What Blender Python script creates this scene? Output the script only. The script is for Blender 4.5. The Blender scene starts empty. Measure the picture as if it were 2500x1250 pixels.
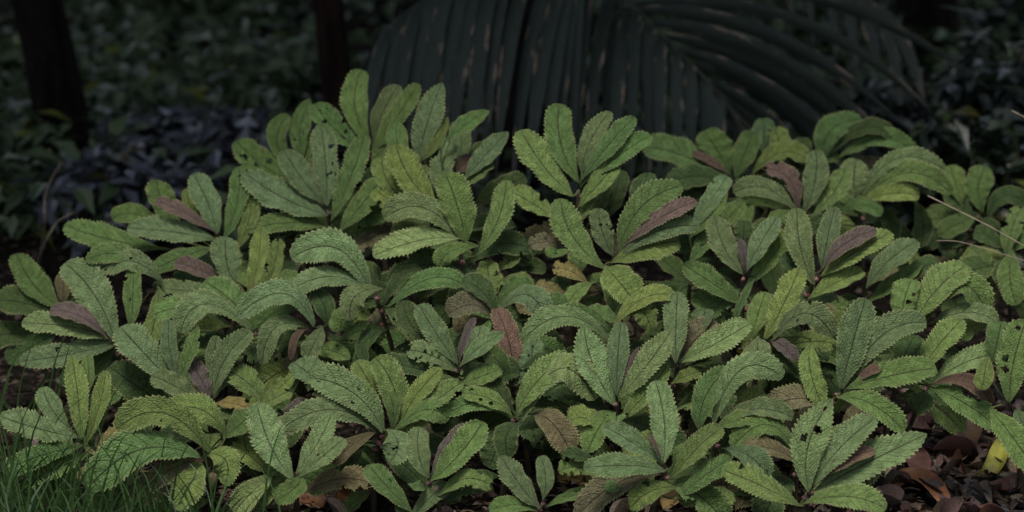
import bpy, math, random
import numpy as np
from mathutils import Vector, Matrix

# ------------------------------------------------------------------ camera
scene = bpy.context.scene
R = math.radians
CAM_H, PITCH, HFOV = 1.31, R(13), R(24)
TX = math.tan(HFOV / 2)
cam_d = bpy.data.cameras.new('camera')
cam = bpy.data.objects.new('camera', cam_d)
scene.collection.objects.link(cam)
cam.location = (0, 0, CAM_H)
cam.rotation_euler = (R(90) - PITCH, 0, 0)
cam_d.sensor_width = 36
cam_d.lens = 18 / TX
cam_d.clip_start, cam_d.clip_end = 0.05, 600
cam_d.dof.use_dof = True
cam_d.dof.focus_distance = 3.92
cam_d.dof.aperture_fstop = 3.4
scene.camera = cam

# ------------------------------------------------------------------ sky, sun, exposure
SUN_EL, SUN_AZ = 72, 200          # azimuth measured clockwise from +Y: behind the camera, a little left
world = bpy.data.worlds.new('World'); scene.world = world
world.use_nodes = True
wn = world.node_tree.nodes; wl = world.node_tree.links
sky = wn.new('ShaderNodeTexSky'); sky.sky_type = 'NISHITA'
sky.sun_disc = False
sky.sun_elevation = R(SUN_EL); sky.sun_rotation = R(SUN_AZ)
sky.air_density, sky.dust_density, sky.ozone_density = 1.0, 3.0, 0.6
bg = wn['Background']; bg.inputs['Strength'].default_value = 0.062
hs = wn.new('ShaderNodeHueSaturation'); hs.inputs['Saturation'].default_value = 0.6     # bright overcast: a whiter sky
wl.new(sky.outputs[0], hs.inputs['Color']); wl.new(hs.outputs[0], bg.inputs[0])
sun_d = bpy.data.lights.new('sun', 'SUN'); sun_d.energy = 1.5
sun_d.angle = R(18); sun_d.color = (1.0, 0.95, 0.86)
sun = bpy.data.objects.new('sun', sun_d); scene.collection.objects.link(sun)
sd = Vector((math.sin(R(SUN_AZ)) * math.cos(R(SUN_EL)), math.cos(R(SUN_AZ)) * math.cos(R(SUN_EL)), math.sin(R(SUN_EL))))
sun.rotation_euler = sd.to_track_quat('Z', 'Y').to_euler()
sun.location = sd * 20
vs = scene.view_settings
vs.view_transform = 'Standard'; vs.look = 'None'; vs.gamma = 1.0
vs.use_curve_mapping = False; vs.exposure = 1.32

# ------------------------------------------------------------------ helpers
rnd = random.Random(7)
npr = np.random.RandomState(11)
COL = scene.collection
CP, SP = math.cos(PITCH), math.sin(PITCH)
FWD = Vector((0, CP, -SP)); UPV = Vector((0, SP, CP)); CAMP = Vector((0, 0, CAM_H))

def at(u, v, d):
    """a photo position (2500 x 1250) at distance d along the view -> a point of the place"""
    return CAMP + d * (FWD + Vector((1, 0, 0)) * ((u - 1250) / 1250 * TX) + UPV * ((625 - v) / 1250 * TX))

def ppm(d):
    return 2 * TX * d / 2500

def ground_z(x, y):
    z = 0.012 * math.sin(3.1 * x + 1.3) * math.cos(2.3 * y) + 0.008 * math.sin(7.7 * x + 5 * y)
    r = max(0.0, y - 7.6)
    z += 0.16 * r * r / (r + 3.0)
    return z

def link(o, parent=None):
    COL.objects.link(o)
    if parent is not None: o.parent = parent
    return o

def mesh(name, verts, faces, mat=None, parent=None, loc=None, smooth=True, uv=None):
    me = bpy.data.meshes.new(name)
    me.from_pydata(verts, [], faces)
    if smooth: me.polygons.foreach_set('use_smooth', [True] * len(me.polygons))
    if uv is not None:
        lay = me.uv_layers.new(name='UVMap')
        idx = np.empty(len(me.loops), dtype=np.int32); me.loops.foreach_get('vertex_index', idx)
        lay.data.foreach_set('uv', np.asarray(uv, dtype=np.float32)[idx].ravel())
    if mat: me.materials.append(mat)
    me.update()
    o = bpy.data.objects.new(name, me)
    if loc is not None: o.location = loc
    return link(o, parent)

def tag(o, label=None, cat=None, group=None, kind=None):
    if label: o['label'] = label
    if cat: o['category'] = cat
    if group: o['group'] = group
    if kind: o['kind'] = kind
    return o

def empty(name, loc):
    o = bpy.data.objects.new(name, None); o.location = loc
    o.empty_display_size = 0.05
    return link(o)

def tube(path, radii, n=7, cap=True):
    """verts, faces of a tapering tube along path (list of Vector)"""
    V, F = [], []
    m = len(path)
    ref = Vector((0.31, 0.9, 0.2)).normalized()
    for i, p in enumerate(path):
        t = (path[min(i + 1, m - 1)] - path[max(i - 1, 0)]).normalized()
        a = t.cross(ref)
        if a.length < 1e-3: a = t.cross(Vector((1, 0, 0)))
        a.normalize(); b = t.cross(a)
        for k in range(n):
            w = 2 * math.pi * k / n
            V.append(tuple(p + (a * math.cos(w) + b * math.sin(w)) * radii[i]))
    for i in range(m - 1):
        for k in range(n):
            k2 = (k + 1) % n
            F.append((i * n + k, i * n + k2, (i + 1) * n + k2, (i + 1) * n + k))
    if cap:
        F.append(tuple(range(n))[::-1]); F.append(tuple(range((m - 1) * n, m * n)))
    return V, F

def bez(a, b, c, t):
    return a * (1 - t) ** 2 + b * 2 * t * (1 - t) + c * t * t

# ------------------------------------------------------------------ materials
class NT:
    def __init__(s, name):
        s.m = bpy.data.materials.new(name); s.m.use_nodes = True
        s.n = s.m.node_tree.nodes; s.l = s.m.node_tree.links
        s.bsdf = s.n['Principled BSDF']; s.out = s.n['Material Output']
    def add(s, typ, **kw):
        nd = s.n.new(typ)
        for k, v in kw.items(): setattr(nd, k, v)
        return nd
    def put(s, sock, v):
        if isinstance(v, (int, float)): sock.default_value = v
        elif isinstance(v, (tuple, list)): sock.default_value = tuple(v) + ((1,) if len(v) == 3 and len(sock.default_value) == 4 else ())
        else: s.l.new(v, sock)
    def math(s, op, a, b=None, clamp=False):
        nd = s.add('ShaderNodeMath', operation=op, use_clamp=clamp)
        s.put(nd.inputs[0], a)
        if b is not None: s.put(nd.inputs[1], b)
        return nd.outputs[0]
    def ramp(s, v, lo, hi, a=0.0, b=1.0):
        nd = s.add('ShaderNodeMapRange', interpolation_type='SMOOTHSTEP')
        s.put(nd.inputs[0], v)
        for i, x in enumerate((lo, hi, a, b)): nd.inputs[i + 1].default_value = x
        return nd.outputs[0]
    def mix(s, f, a, b, mode='MIX'):
        nd = s.add('ShaderNodeMix', data_type='RGBA', blend_type=mode)
        s.put(nd.inputs[0], f); s.put(nd.inputs[6], a); s.put(nd.inputs[7], b)
        return nd.outputs[2]
    def noise(s, vec, scale, detail=3, rough=0.55, dist=0.0):
        nd = s.add('ShaderNodeTexNoise')
        if vec is not None: s.l.new(vec, nd.inputs['Vector'])
        nd.inputs['Scale'].default_value = scale; nd.inputs['Detail'].default_value = detail
        nd.inputs['Roughness'].default_value = rough; nd.inputs['Distortion'].default_value = dist
        return nd.outputs[0]
    def bump(s, h, strength, dist=0.002):
        nd = s.add('ShaderNodeBump'); nd.inputs['Strength'].default_value = strength
        nd.inputs['Distance'].default_value = dist
        s.l.new(h, nd.inputs['Height']); s.l.new(nd.outputs[0], s.bsdf.inputs['Normal'])
        return nd.outputs[0]

def leaf_material():
    t = NT('hairy_leaf')
    uv = t.add('ShaderNodeUVMap'); uv.uv_map = 'UVMap'
    sep = t.add('ShaderNodeSeparateXYZ'); t.l.new(uv.outputs[0], sep.inputs[0])
    s_, v_ = sep.outputs[0], sep.outputs[1]
    oi = t.add('ShaderNodeObjectInfo')
    a = t.math('ABSOLUTE', s_)
    off = t.add('ShaderNodeCombineXYZ')
    t.put(off.inputs[2], t.math('MULTIPLY', oi.outputs['Random'], 57.0))
    sc = t.add('ShaderNodeVectorMath', operation='MULTIPLY'); t.l.new(uv.outputs[0], sc.inputs[0]); sc.inputs[1].default_value = (1.0, 3.4, 1.0)
    ad = t.add('ShaderNodeVectorMath', operation='ADD'); t.l.new(sc.outputs[0], ad.inputs[0]); t.l.new(off.outputs[0], ad.inputs[1])
    vec = ad.outputs[0]
    # veins
    mid = t.ramp(a, 0.02, 0.065, 1.0, 0.0)
    q = t.math('SUBTRACT', t.math('MULTIPLY', v_, 9.5), t.math('MULTIPLY', a, 1.7))
    q = t.math('ADD', q, t.math('MULTIPLY', t.noise(vec, 2.2, 1), 0.7))
    fr = t.math('ABSOLUTE', t.math('SUBTRACT', t.math('FRACT', q), 0.5))
    side = t.ramp(fr, 0.40, 0.5)
    vor = t.add('ShaderNodeTexVoronoi', feature='DISTANCE_TO_EDGE'); t.l.new(vec, vor.inputs['Vector']); vor.inputs['Scale'].default_value = 7.5
    net = t.ramp(vor.outputs['Distance'], 0.0, 0.13, 1.0, 0.0)
    wh = t.add('ShaderNodeTexWhiteNoise', noise_dimensions='1D'); t.put(wh.inputs['W'], t.math('MULTIPLY', oi.outputs['Random'], 91.7))
    vary = t.ramp(wh.outputs[0], 0.0, 1.0, 0.25, 1.0)
    # colour
    n1 = t.noise(vec, 2.6, 4, 0.6)
    base = t.mix(t.ramp(n1, 0.35, 0.68), t.mix(1.0, oi.outputs['Color'], (0.74, 0.76, 0.66), 'MULTIPLY'), t.mix(1.0, oi.outputs['Color'], (1.2, 1.18, 1.16), 'MULTIPLY'))
    hair = t.noise(vec, 42, 2, 0.7)
    base = t.mix(t.math('MULTIPLY', t.ramp(hair, 0.52, 0.72), t.math('MULTIPLY', vary, 0.18)), base, (0.27, 0.29, 0.23))
    base = t.mix(t.math('MULTIPLY', net, t.math('MULTIPLY', vary, 0.24)), base, t.mix(1.0, base, (0.45, 0.45, 0.42), 'MULTIPLY'))
    base = t.mix(t.math('MULTIPLY', side, t.math('MULTIPLY', vary, 0.5)), base, t.mix(1.0, base, (0.5, 0.42, 0.45), 'MULTIPLY'))
    base = t.mix(t.math('MULTIPLY', mid, 0.9), base, t.mix(1.0, base, (0.38, 0.27, 0.31), 'MULTIPLY'))
    base = t.mix(t.math('MULTIPLY', t.ramp(a, 0.84, 1.0), 0.45), base, (0.27, 0.28, 0.13))
    spots = t.math('MULTIPLY', t.ramp(t.noise(vec, 5.5, 2, 0.5), 0.735, 0.76), t.ramp(oi.outputs['Random'], 0.25, 0.45))
    base = t.mix(spots, base, (0.018, 0.013, 0.010))
    scorch = t.math('MULTIPLY', t.ramp(t.noise(vec, 1.7, 4, 0.65), 0.60, 0.70), t.math('MULTIPLY', t.ramp(a, 0.45, 0.95), t.ramp(oi.outputs['Random'], 0.45, 0.9)))
    base = t.mix(t.math('MULTIPLY', scorch, 0.7), base, (0.13, 0.085, 0.05))
    t.l.new(base, t.bsdf.inputs['Base Color'])
    t.bsdf.inputs['Roughness'].default_value = 0.6
    t.bsdf.inputs['Specular IOR Level'].default_value = 0.22
    t.bsdf.inputs['Sheen Weight'].default_value = 0.05; t.bsdf.inputs['Sheen Roughness'].default_value = 0.45; t.bsdf.inputs['Sheen Tint'].default_value = (0.85, 0.95, 0.8, 1)
    h = t.math('SUBTRACT', t.math('MULTIPLY', t.ramp(vor.outputs['Distance'], 0.0, 0.3), 0.9), t.math('MULTIPLY', side, 0.9))
    h = t.math('SUBTRACT', h, t.math('MULTIPLY', mid, 1.4))
    h = t.math('ADD', h, t.math('MULTIPLY', hair, 0.35))
    nb = t.bump(h, 0.8, 0.0022)
    tr = t.add('ShaderNodeBsdfTranslucent'); t.l.new(t.mix(1.0, base, (1.25, 1.3, 0.45), 'MULTIPLY'), tr.inputs[0]); t.l.new(nb, tr.inputs['Normal'])
    mx = t.add('ShaderNodeMixShader'); mx.inputs[0].default_value = 0.16
    t.l.new(t.bsdf.outputs[0], mx.inputs[1]); t.l.new(tr.outputs[0], mx.inputs[2]); t.l.new(mx.outputs[0], t.out.inputs[0])
    return t.m

def plain(name, c1, c2, scale=8, rough=0.7, bump=0.4, dist=0.004, spec=0.3, stretch=(1, 1, 1), use_obj=False, detail=5):
    """two-tone noise material on object coordinates"""
    t = NT(name)
    tc = t.add('ShaderNodeTexCoord')
    mp = t.add('ShaderNodeMapping'); t.l.new(tc.outputs['Object'], mp.inputs[0]); mp.inputs['Scale'].default_value = stretch
    oi = t.add('ShaderNodeObjectInfo')
    cb = t.add('ShaderNodeCombineXYZ'); t.put(cb.inputs[0], t.math('MULTIPLY', oi.outputs['Random'], 31.0))
    ad = t.add('ShaderNodeVectorMath', operation='ADD'); t.l.new(mp.outputs[0], ad.inputs[0]); t.l.new(cb.outputs[0], ad.inputs[1])
    n = t.noise(ad.outputs[0], scale, detail, 0.62)
    c = t.mix(t.ramp(n, 0.33, 0.67), c1, c2)
    if use_obj: c = t.mix(1.0, c, oi.outputs['Color'], 'MULTIPLY')
    t.l.new(c, t.bsdf.inputs['Base Color'])
    t.bsdf.inputs['Roughness'].default_value = rough
    t.bsdf.inputs['Specular IOR Level'].default_value = spec
    t.bump(t.noise(ad.outputs[0], scale * 2.5, 4, 0.6), bump, dist)
    return t.m

def foliage_material(name, c1, c2, c3, rough=0.45, spec=0.5, trans=0.12):
    """leaf colour varies from leaf to leaf (one random value per leaf island)"""
    t = NT(name)
    g = t.add('ShaderNodeNewGeometry')
    r = g.outputs['Random Per Island']
    c = t.mix(t.ramp(r, 0.0, 0.6), c1, c2)
    c = t.mix(t.ramp(r, 0.9, 0.95), c, c3)
    tc = t.add('ShaderNodeTexCoord')
    n = t.noise(tc.outputs['Object'], 2.5, 2)
    c = t.mix(0.5, c, t.mix(1.0, c, t.mix(n, (0.5, 0.5, 0.5), (1.4, 1.4, 1.4)), 'MULTIPLY'))
    t.l.new(c, t.bsdf.inputs['Base Color'])
    t.bsdf.inputs['Roughness'].default_value = rough
    t.bsdf.inputs['Specular IOR Level'].default_value = spec
    tr = t.add('ShaderNodeBsdfTranslucent'); t.l.new(c, tr.inputs[0])
    mx = t.add('ShaderNodeMixShader'); mx.inputs[0].default_value = trans
    t.l.new(t.bsdf.outputs[0], mx.inputs[1]); t.l.new(tr.outputs[0], mx.inputs[2]); t.l.new(mx.outputs[0], t.out.inputs[0])
    return t.m

M_LEAF = leaf_material()
M_STEM = plain('plant_stem', (0.026, 0.022, 0.012), (0.066, 0.054, 0.028), 60, 0.7, 0.4, 0.001)
M_BUD = plain('pink_bud', (0.10, 0.045, 0.045), (0.20, 0.10, 0.095), 90, 0.6, 0.4, 0.001)
M_BARK = plain('bark', (0.004, 0.0035, 0.003), (0.014, 0.012, 0.010), 9, 0.95, 0.9, 0.02, 0.05, stretch=(3, 3, 0.7))
M_BARK_BROWN = plain('brown_bark', (0.009, 0.006, 0.005), (0.026, 0.016, 0.012), 12, 0.95, 0.9, 0.02, 0.05, stretch=(3, 3, 0.7))
M_SOIL = plain('soil', (0.004, 0.0034, 0.0026), (0.020, 0.016, 0.012), 14, 0.98, 0.9, 0.02, 0.05)
M_DEAD = plain('dead_leaf', (0.55, 0.5, 0.5), (1.3, 1.25, 1.2), 22, 0.55, 0.6, 0.003, use_obj=True)
M_BIT = foliage_material('litter_bits', (0.014, 0.010, 0.007), (0.055, 0.038, 0.027), (0.13, 0.10, 0.075), 0.8, 0.15, 0.02)
M_TWIG = plain('twig_bark', (0.04, 0.03, 0.026), (0.12, 0.092, 0.078), 50, 0.85, 0.5, 0.002, stretch=(1, 1, 1))
M_STONE = plain('gravel_stone', (0.035, 0.036, 0.042), (0.085, 0.087, 0.098), 30, 0.75, 0.4, 0.002)
M_GRASS = foliage_material('grass_blade', (0.022, 0.056, 0.012), (0.055, 0.110, 0.030), (0.11, 0.15, 0.11), 0.5, 0.4, 0.2)
M_STRAW = plain('straw', (0.15, 0.12, 0.085), (0.25, 0.205, 0.155), 40, 0.6, 0.2, 0.001)

# ------------------------------------------------------------------ ground: one sheet to the horizon
def axis(lo, hi, near_lo, near_hi, step, far):
    a = list(np.arange(near_lo, near_hi + 1e-6, step))
    s = step; x = near_lo
    while x > lo:
        s *= far; x -= s; a.insert(0, max(x, lo))
    s = step; x = near_hi
    while x < hi:
        s *= far; x += s; a.append(min(x, hi))
    return a
gx = axis(-250, 250, -1.4, 1.4, 0.035, 1.25)
gy = axis(-60, 400, 3.2, 6.6, 0.035, 1.22)
V = []
for y in gy:
    for x in gx:
        z = ground_z(x, y)
        if abs(x) < 2 and 3 < y < 7: z += rnd.uniform(-0.006, 0.006)
        V.append((x, y, z))
nx = len(gx)
F = [(j * nx + i, j * nx + i + 1, (j + 1) * nx + i + 1, (j + 1) * nx + i) for j in range(len(gy) - 1) for i in range(nx - 1)]
tag(mesh('ground', V, F, M_SOIL), kind='structure')

# ------------------------------------------------------------------ trees of the wood behind
def leaf_cloud(n, center, rad, size, shell=0.35, aspect=0.42, droop=0.25, seed=0, clumps=0):
    """n small folded leaves spread through an uneven ellipsoid; verts, faces"""
    rs = np.random.RandomState(seed)
    d = rs.normal(size=(n, 3)); d /= np.linalg.norm(d, axis=1)[:, None]
    r = (shell + (1 - shell) * rs.rand(n)) ** 0.7
    lump = 1 + 0.22 * np.sin(d[:, 0] * 5 + seed) * np.cos(d[:, 2] * 4 + seed) + 0.15 * np.sin(d[:, 1] * 9 + d[:, 2] * 7)
    p = d * (r * lump)[:, None]
    if clumps:
        cc = rs.normal(size=(clumps, 3)); cc /= np.linalg.norm(cc, axis=1)[:, None]; cc *= (0.35 + 0.65 * rs.rand(clumps))[:, None]
        k = rs.randint(0, clumps, n)
        p = cc[k] + rs.normal(size=(n, 3)) * 0.17
    p = p * np.array(rad) + np.array(center)
    ang = rs.rand(n) * 2 * np.pi
    tilt = rs.normal(-droop, 0.4, n)
    L = size * rs.uniform(0.6, 1.25, n)
    ax = np.stack([np.cos(ang) * np.cos(tilt), np.sin(ang) * np.cos(tilt), np.sin(tilt)], 1)
    sd_ = np.stack([-np.sin(ang), np.cos(ang), rs.normal(0, 0.35, n)], 1); sd_ /= np.linalg.norm(sd_, axis=1)[:, None]
    nn = np.cross(ax, sd_)
    w = (L * aspect * 0.5)[:, None]; Lc = L[:, None]
    b = p; m = p + ax * Lc * 0.5 - nn * Lc * 0.04
    tp = p + ax * Lc - nn * Lc * 0.16
    l1 = p + ax * Lc * 0.42 + sd_ * w + nn * w * 0.3
    r1 = p + ax * Lc * 0.42 - sd_ * w + nn * w * 0.3
    V = np.stack([b, l1, m, r1, tp], 1).reshape(-1, 3)
    i = (np.arange(n) * 5)[:, None]
    F = np.concatenate([i + np.array([0, 3, 2]), i + np.array([0, 2, 1]), i + np.array([2, 3, 4]), i + np.array([2, 4, 1])], 0)
    return V.tolist(), F.tolist()

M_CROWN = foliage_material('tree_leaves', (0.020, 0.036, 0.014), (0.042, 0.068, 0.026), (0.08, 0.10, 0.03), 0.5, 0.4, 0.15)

def tree(name, label, u, vbase, d, wpx, lean, height, crown_r, mat, seed, n_leaf=2600):
    p = at(u, vbase, d); y = p.y; x = p.x
    root = empty(name, (x, y, ground_z(x, y)))
    tag(root, label, 'tree', 'trees of the wood behind the plants')
    r0 = wpx * ppm(d) / 2
    path, rad = [], []
    rs = random.Random(seed)
    for i in range(15):
        t = i / 14
        path.append(Vector((lean * t * height + 0.02 * math.sin(t * 9 + seed), 0.03 * math.sin(t * 6 + seed * 2), -0.06 + t * height)))
        rad.append(r0 * (1.0 - 0.55 * t) * (1.0 + 0.45 * max(0, 0.045 - t) / 0.045))
    V, F = tube(path, rad, 14)
    V = [(vx + rs.uniform(-.03, .03) * r0, vy + rs.uniform(-.03, .03) * r0, vz) for vx, vy, vz in V]
    tr = mesh('trunk', V, F, mat, root)
    top = path[-1]
    for k in range(5):
        an = k * 1.26 + seed; h0 = path[9 + (k % 4)]
        q = [h0, h0 + Vector((math.cos(an) * .5, math.sin(an) * .5, .45)) * crown_r * .6, h0 + Vector((math.cos(an), math.sin(an), .7)) * crown_r]
        Vb, Fb = tube([bez(q[0], q[1], q[2], s / 6) for s in range(7)], [r0 * .4 * (1 - s / 8) for s in range(7)], 6)
        mesh('branch', Vb, Fb, mat, tr)
    V, F = leaf_cloud(n_leaf, (top.x, top.y - (0.4 if crown_r > 2.25 else 0.1), top.z + 0.2), (crown_r, crown_r, crown_r * .42), 0.27, 0.2, 0.55, 0.3, seed, 40)  # unseen crown, set low and shifted toward the camera to shade the background
    o = mesh('crown', V, F, M_CROWN, root, smooth=False); o['kind'] = 'stuff'
    return root

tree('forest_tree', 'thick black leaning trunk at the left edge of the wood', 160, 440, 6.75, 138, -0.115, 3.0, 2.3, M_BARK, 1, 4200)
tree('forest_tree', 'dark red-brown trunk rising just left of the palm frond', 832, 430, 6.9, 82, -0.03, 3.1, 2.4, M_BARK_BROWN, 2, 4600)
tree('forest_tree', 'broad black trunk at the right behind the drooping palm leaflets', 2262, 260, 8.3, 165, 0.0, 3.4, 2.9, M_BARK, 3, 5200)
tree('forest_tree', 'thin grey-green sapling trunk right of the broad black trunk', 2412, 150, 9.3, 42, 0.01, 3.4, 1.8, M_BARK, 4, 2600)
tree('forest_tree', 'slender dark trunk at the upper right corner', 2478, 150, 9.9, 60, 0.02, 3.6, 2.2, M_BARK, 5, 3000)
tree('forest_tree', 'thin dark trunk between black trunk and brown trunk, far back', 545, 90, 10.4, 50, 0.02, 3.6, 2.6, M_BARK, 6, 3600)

# ------------------------------------------------------------------ undergrowth shrubs
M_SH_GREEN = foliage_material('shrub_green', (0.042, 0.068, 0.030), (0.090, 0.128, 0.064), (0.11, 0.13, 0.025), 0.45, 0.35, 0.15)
M_SH_SHEEN = foliage_material('shrub_glossy_painted_sheen', (0.014, 0.022, 0.014), (0.090, 0.098, 0.122), (0.05, 0.045, 0.012), 0.34, 0.7, 0.03)  # glossy leaves; the bluish tone is sky sheen put into the colour
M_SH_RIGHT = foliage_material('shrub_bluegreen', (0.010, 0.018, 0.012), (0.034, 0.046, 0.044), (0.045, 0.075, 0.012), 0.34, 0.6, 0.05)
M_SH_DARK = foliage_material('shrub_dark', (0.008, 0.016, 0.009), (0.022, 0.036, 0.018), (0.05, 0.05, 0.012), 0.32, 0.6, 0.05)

def shrub(label, u, vtop, d, wpx, hm, mat, n, size, seed, group='undergrowth shrubs behind the plants', aspect=0.42):
    p = at(u, vtop, d); x, y = p.x, p.y; g = ground_z(x, y)
    root = empty('shrub', (x, y, g)); tag(root, label, 'shrub', group)
    r = wpx * ppm(d) / 2; top = max(0.12, p.z - g)
    hm = top if hm is None else hm
    rs = random.Random(seed)
    for k in range(4):
        an = k * 1.6 + seed
        e = Vector((math.cos(an) * r * .5, math.sin(an) * r * .5, top * .75))
        V, F = tube([bez(Vector((0, 0, -.03)), Vector((0, 0, top * .5)), e, s / 5) for s in range(6)], [0.008 * (1 - s / 7) for s in range(6)], 5)
        mesh('stem', V, F, M_BARK, root)
    V, F = leaf_cloud(n, (0, 0, top * .52), (r, r * .8, top * .55), size, 0.25, aspect, 0.2, seed, 0)
    o = mesh('foliage', V, F, mat, root, smooth=False); o['kind'] = 'stuff'
    return root

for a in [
    ('low glossy bluish shrub nearest behind the left plants', 330, 395, 6.0, 480, None, M_SH_SHEEN, 800, 0.095, 21),
    ('glossy bluish shrub behind the tall left plants', 620, 300, 6.5, 460, None, M_SH_SHEEN, 800, 0.10, 22),
    ('glossy shrub with violet sheen right of the leaning trunk', 400, 320, 6.9, 460, None, M_SH_SHEEN, 760, 0.10, 23),
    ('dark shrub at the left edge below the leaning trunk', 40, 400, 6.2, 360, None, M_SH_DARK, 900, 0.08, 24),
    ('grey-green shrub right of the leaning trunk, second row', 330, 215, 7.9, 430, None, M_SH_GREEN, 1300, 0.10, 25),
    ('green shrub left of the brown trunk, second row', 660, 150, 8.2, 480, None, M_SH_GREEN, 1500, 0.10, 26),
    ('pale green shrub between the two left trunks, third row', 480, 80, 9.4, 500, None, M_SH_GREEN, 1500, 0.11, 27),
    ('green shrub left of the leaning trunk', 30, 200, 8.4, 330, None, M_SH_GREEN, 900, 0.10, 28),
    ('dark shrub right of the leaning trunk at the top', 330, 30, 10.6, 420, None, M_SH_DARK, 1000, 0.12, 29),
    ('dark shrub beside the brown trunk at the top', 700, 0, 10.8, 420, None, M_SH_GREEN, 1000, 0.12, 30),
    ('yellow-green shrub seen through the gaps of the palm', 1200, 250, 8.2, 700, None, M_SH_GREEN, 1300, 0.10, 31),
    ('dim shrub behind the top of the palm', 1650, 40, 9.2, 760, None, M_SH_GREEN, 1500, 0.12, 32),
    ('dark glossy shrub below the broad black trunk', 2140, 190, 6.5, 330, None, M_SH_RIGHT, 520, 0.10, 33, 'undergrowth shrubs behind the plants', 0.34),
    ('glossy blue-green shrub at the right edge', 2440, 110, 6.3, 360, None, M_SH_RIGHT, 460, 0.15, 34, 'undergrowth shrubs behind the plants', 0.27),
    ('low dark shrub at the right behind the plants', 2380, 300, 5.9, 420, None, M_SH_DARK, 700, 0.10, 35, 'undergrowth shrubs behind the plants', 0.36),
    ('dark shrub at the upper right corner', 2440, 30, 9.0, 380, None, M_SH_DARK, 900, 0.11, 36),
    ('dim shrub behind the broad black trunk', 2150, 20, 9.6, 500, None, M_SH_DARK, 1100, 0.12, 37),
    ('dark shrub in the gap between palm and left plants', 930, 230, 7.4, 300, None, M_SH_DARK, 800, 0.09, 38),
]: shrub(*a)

# ------------------------------------------------------------------ the palm: trunk hidden behind its hanging fronds
def palm_material():
    t = NT('palm_leaflet')
    uv = t.add('ShaderNodeUVMap'); uv.uv_map = 'UVMap'
    oi = t.add('ShaderNodeObjectInfo')
    mp = t.add('ShaderNodeMapping'); t.l.new(uv.outputs[0], mp.inputs[0]); mp.inputs['Scale'].default_value = (1.2, 9, 1)
    cb = t.add('ShaderNodeCombineXYZ'); t.put(cb.inputs[2], t.math('MULTIPLY', oi.outputs['Random'], 43.0))
    ad = t.add('ShaderNodeVectorMath', operation='ADD'); t.l.new(mp.outputs[0], ad.inputs[0]); t.l.new(cb.outputs[0], ad.inputs[1])
    n = t.noise(ad.outputs[0], 1.0, 3)
    c = t.mix(n, (0.010, 0.016, 0.012), (0.026, 0.037, 0.030))
    sep = t.add('ShaderNodeSeparateXYZ'); t.l.new(uv.outputs[0], sep.inputs[0])
    edge = t.ramp(t.math('ABSOLUTE', sep.outputs[0]), 0.35, 0.8)
    st = t.math('MULTIPLY', t.ramp(t.noise(ad.outputs[0], 0.8, 3, 0.6), 0.575, 0.64), edge)
    c = t.mix(t.math('MULTIPLY', st, 0.8), c, (0.20, 0.15, 0.115))
    t.l.new(c, t.bsdf.inputs['Base Color'])
    t.bsdf.inputs['Roughness'].default_value = 0.5
    t.bsdf.inputs['Specular IOR Level'].default_value = 0.2
    wv = t.math('SINE', t.math('MULTIPLY', sep.outputs[0], 22.0))
    t.bump(wv, 0.3, 0.001)
    return t.m
M_PALM = palm_material()
M_RACHIS = plain('palm_rachis', (0.014, 0.018, 0.012), (0.03, 0.036, 0.024), 30, 0.6, 0.3, 0.002)
PY = 6.6
pp = at(1260, 300, PY); palm_root = empty('palm', (pp.x, pp.y, ground_z(pp.x, pp.y)))
tag(palm_root, 'dark palm with long drooping fronds behind the middle plants', 'palm')
PR = palm_root.location.copy()
CROWN = Vector((0, 0, 1.35))
V, F = tube([Vector((0.01 * math.sin(i), 0, -.05 + i * 0.14)) for i in range(11)], [0.075 - 0.002 * i for i in range(11)], 12)
mesh('trunk', V, F, M_BARK, palm_root)

def strip(path, widths, side_hint, fold):
    V, F, U = [], [], []
    m = len(path)
    for i, p in enumerate(path):
        t = (path[min(i + 1, m - 1)] - path[max(i - 1, 0)]).normalized()
        s = side_hint - t * side_hint.dot(t); s.normalize()
        nrm = s.cross(t)
        w = widths[i]
        for k, q in enumerate((-1, -0.5, 0, 0.5, 1)):
            V.append(tuple(p + s * (q * w) + nrm * (fold * w * abs(q))))
            U.append((q, i / (m - 1)))
    for i in range(m - 1):
        for k in range(4):
            a = i * 5 + k
            F.append((a, a + 1, a + 6, a + 5))
    return V, F, U

def leaflet(frond, P0, P1, P2, w, side=Vector((1, 0, 0)), n=15):
    path = [bez(P0, P1, P2, i / (n - 1)) for i in range(n)]
    wd = [w * (0.35 + 0.65 * min(1, t * 5)) * (1 if t < .6 else max(0.04, 1 - ((t - .6) / .4) ** 1.6)) for t in [i / (n - 1) for i in range(n)]]
    o0 = path[0].copy()
    V, F, U = strip([p - o0 for p in path], wd, side, 0.22)
    return mesh('leaflet', V, F, M_PALM, frond, o0, uv=U)

def frond(pts, r0):
    path = []
    for i in range(len(pts) - 1):
        for s in range(6): 
            t = s / 6
            a = pts[max(i - 1, 0)]; b = pts[i]; c = pts[i + 1]; e = pts[min(i + 2, len(pts) - 1)]
            path.append(0.5 * ((2 * b) + (c - a) * t + (2 * a - 5 * b + 4 * c - e) * t * t + (3 * b - a - 3 * c + e) * t ** 3))
    path.append(pts[-1])
    V, F = tube(path, [r0 * (1 - .8 * i / (len(path) - 1)) for i in range(len(path))], 7)
    return mesh('frond', V, F, M_RACHIS, palm_root), path

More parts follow.
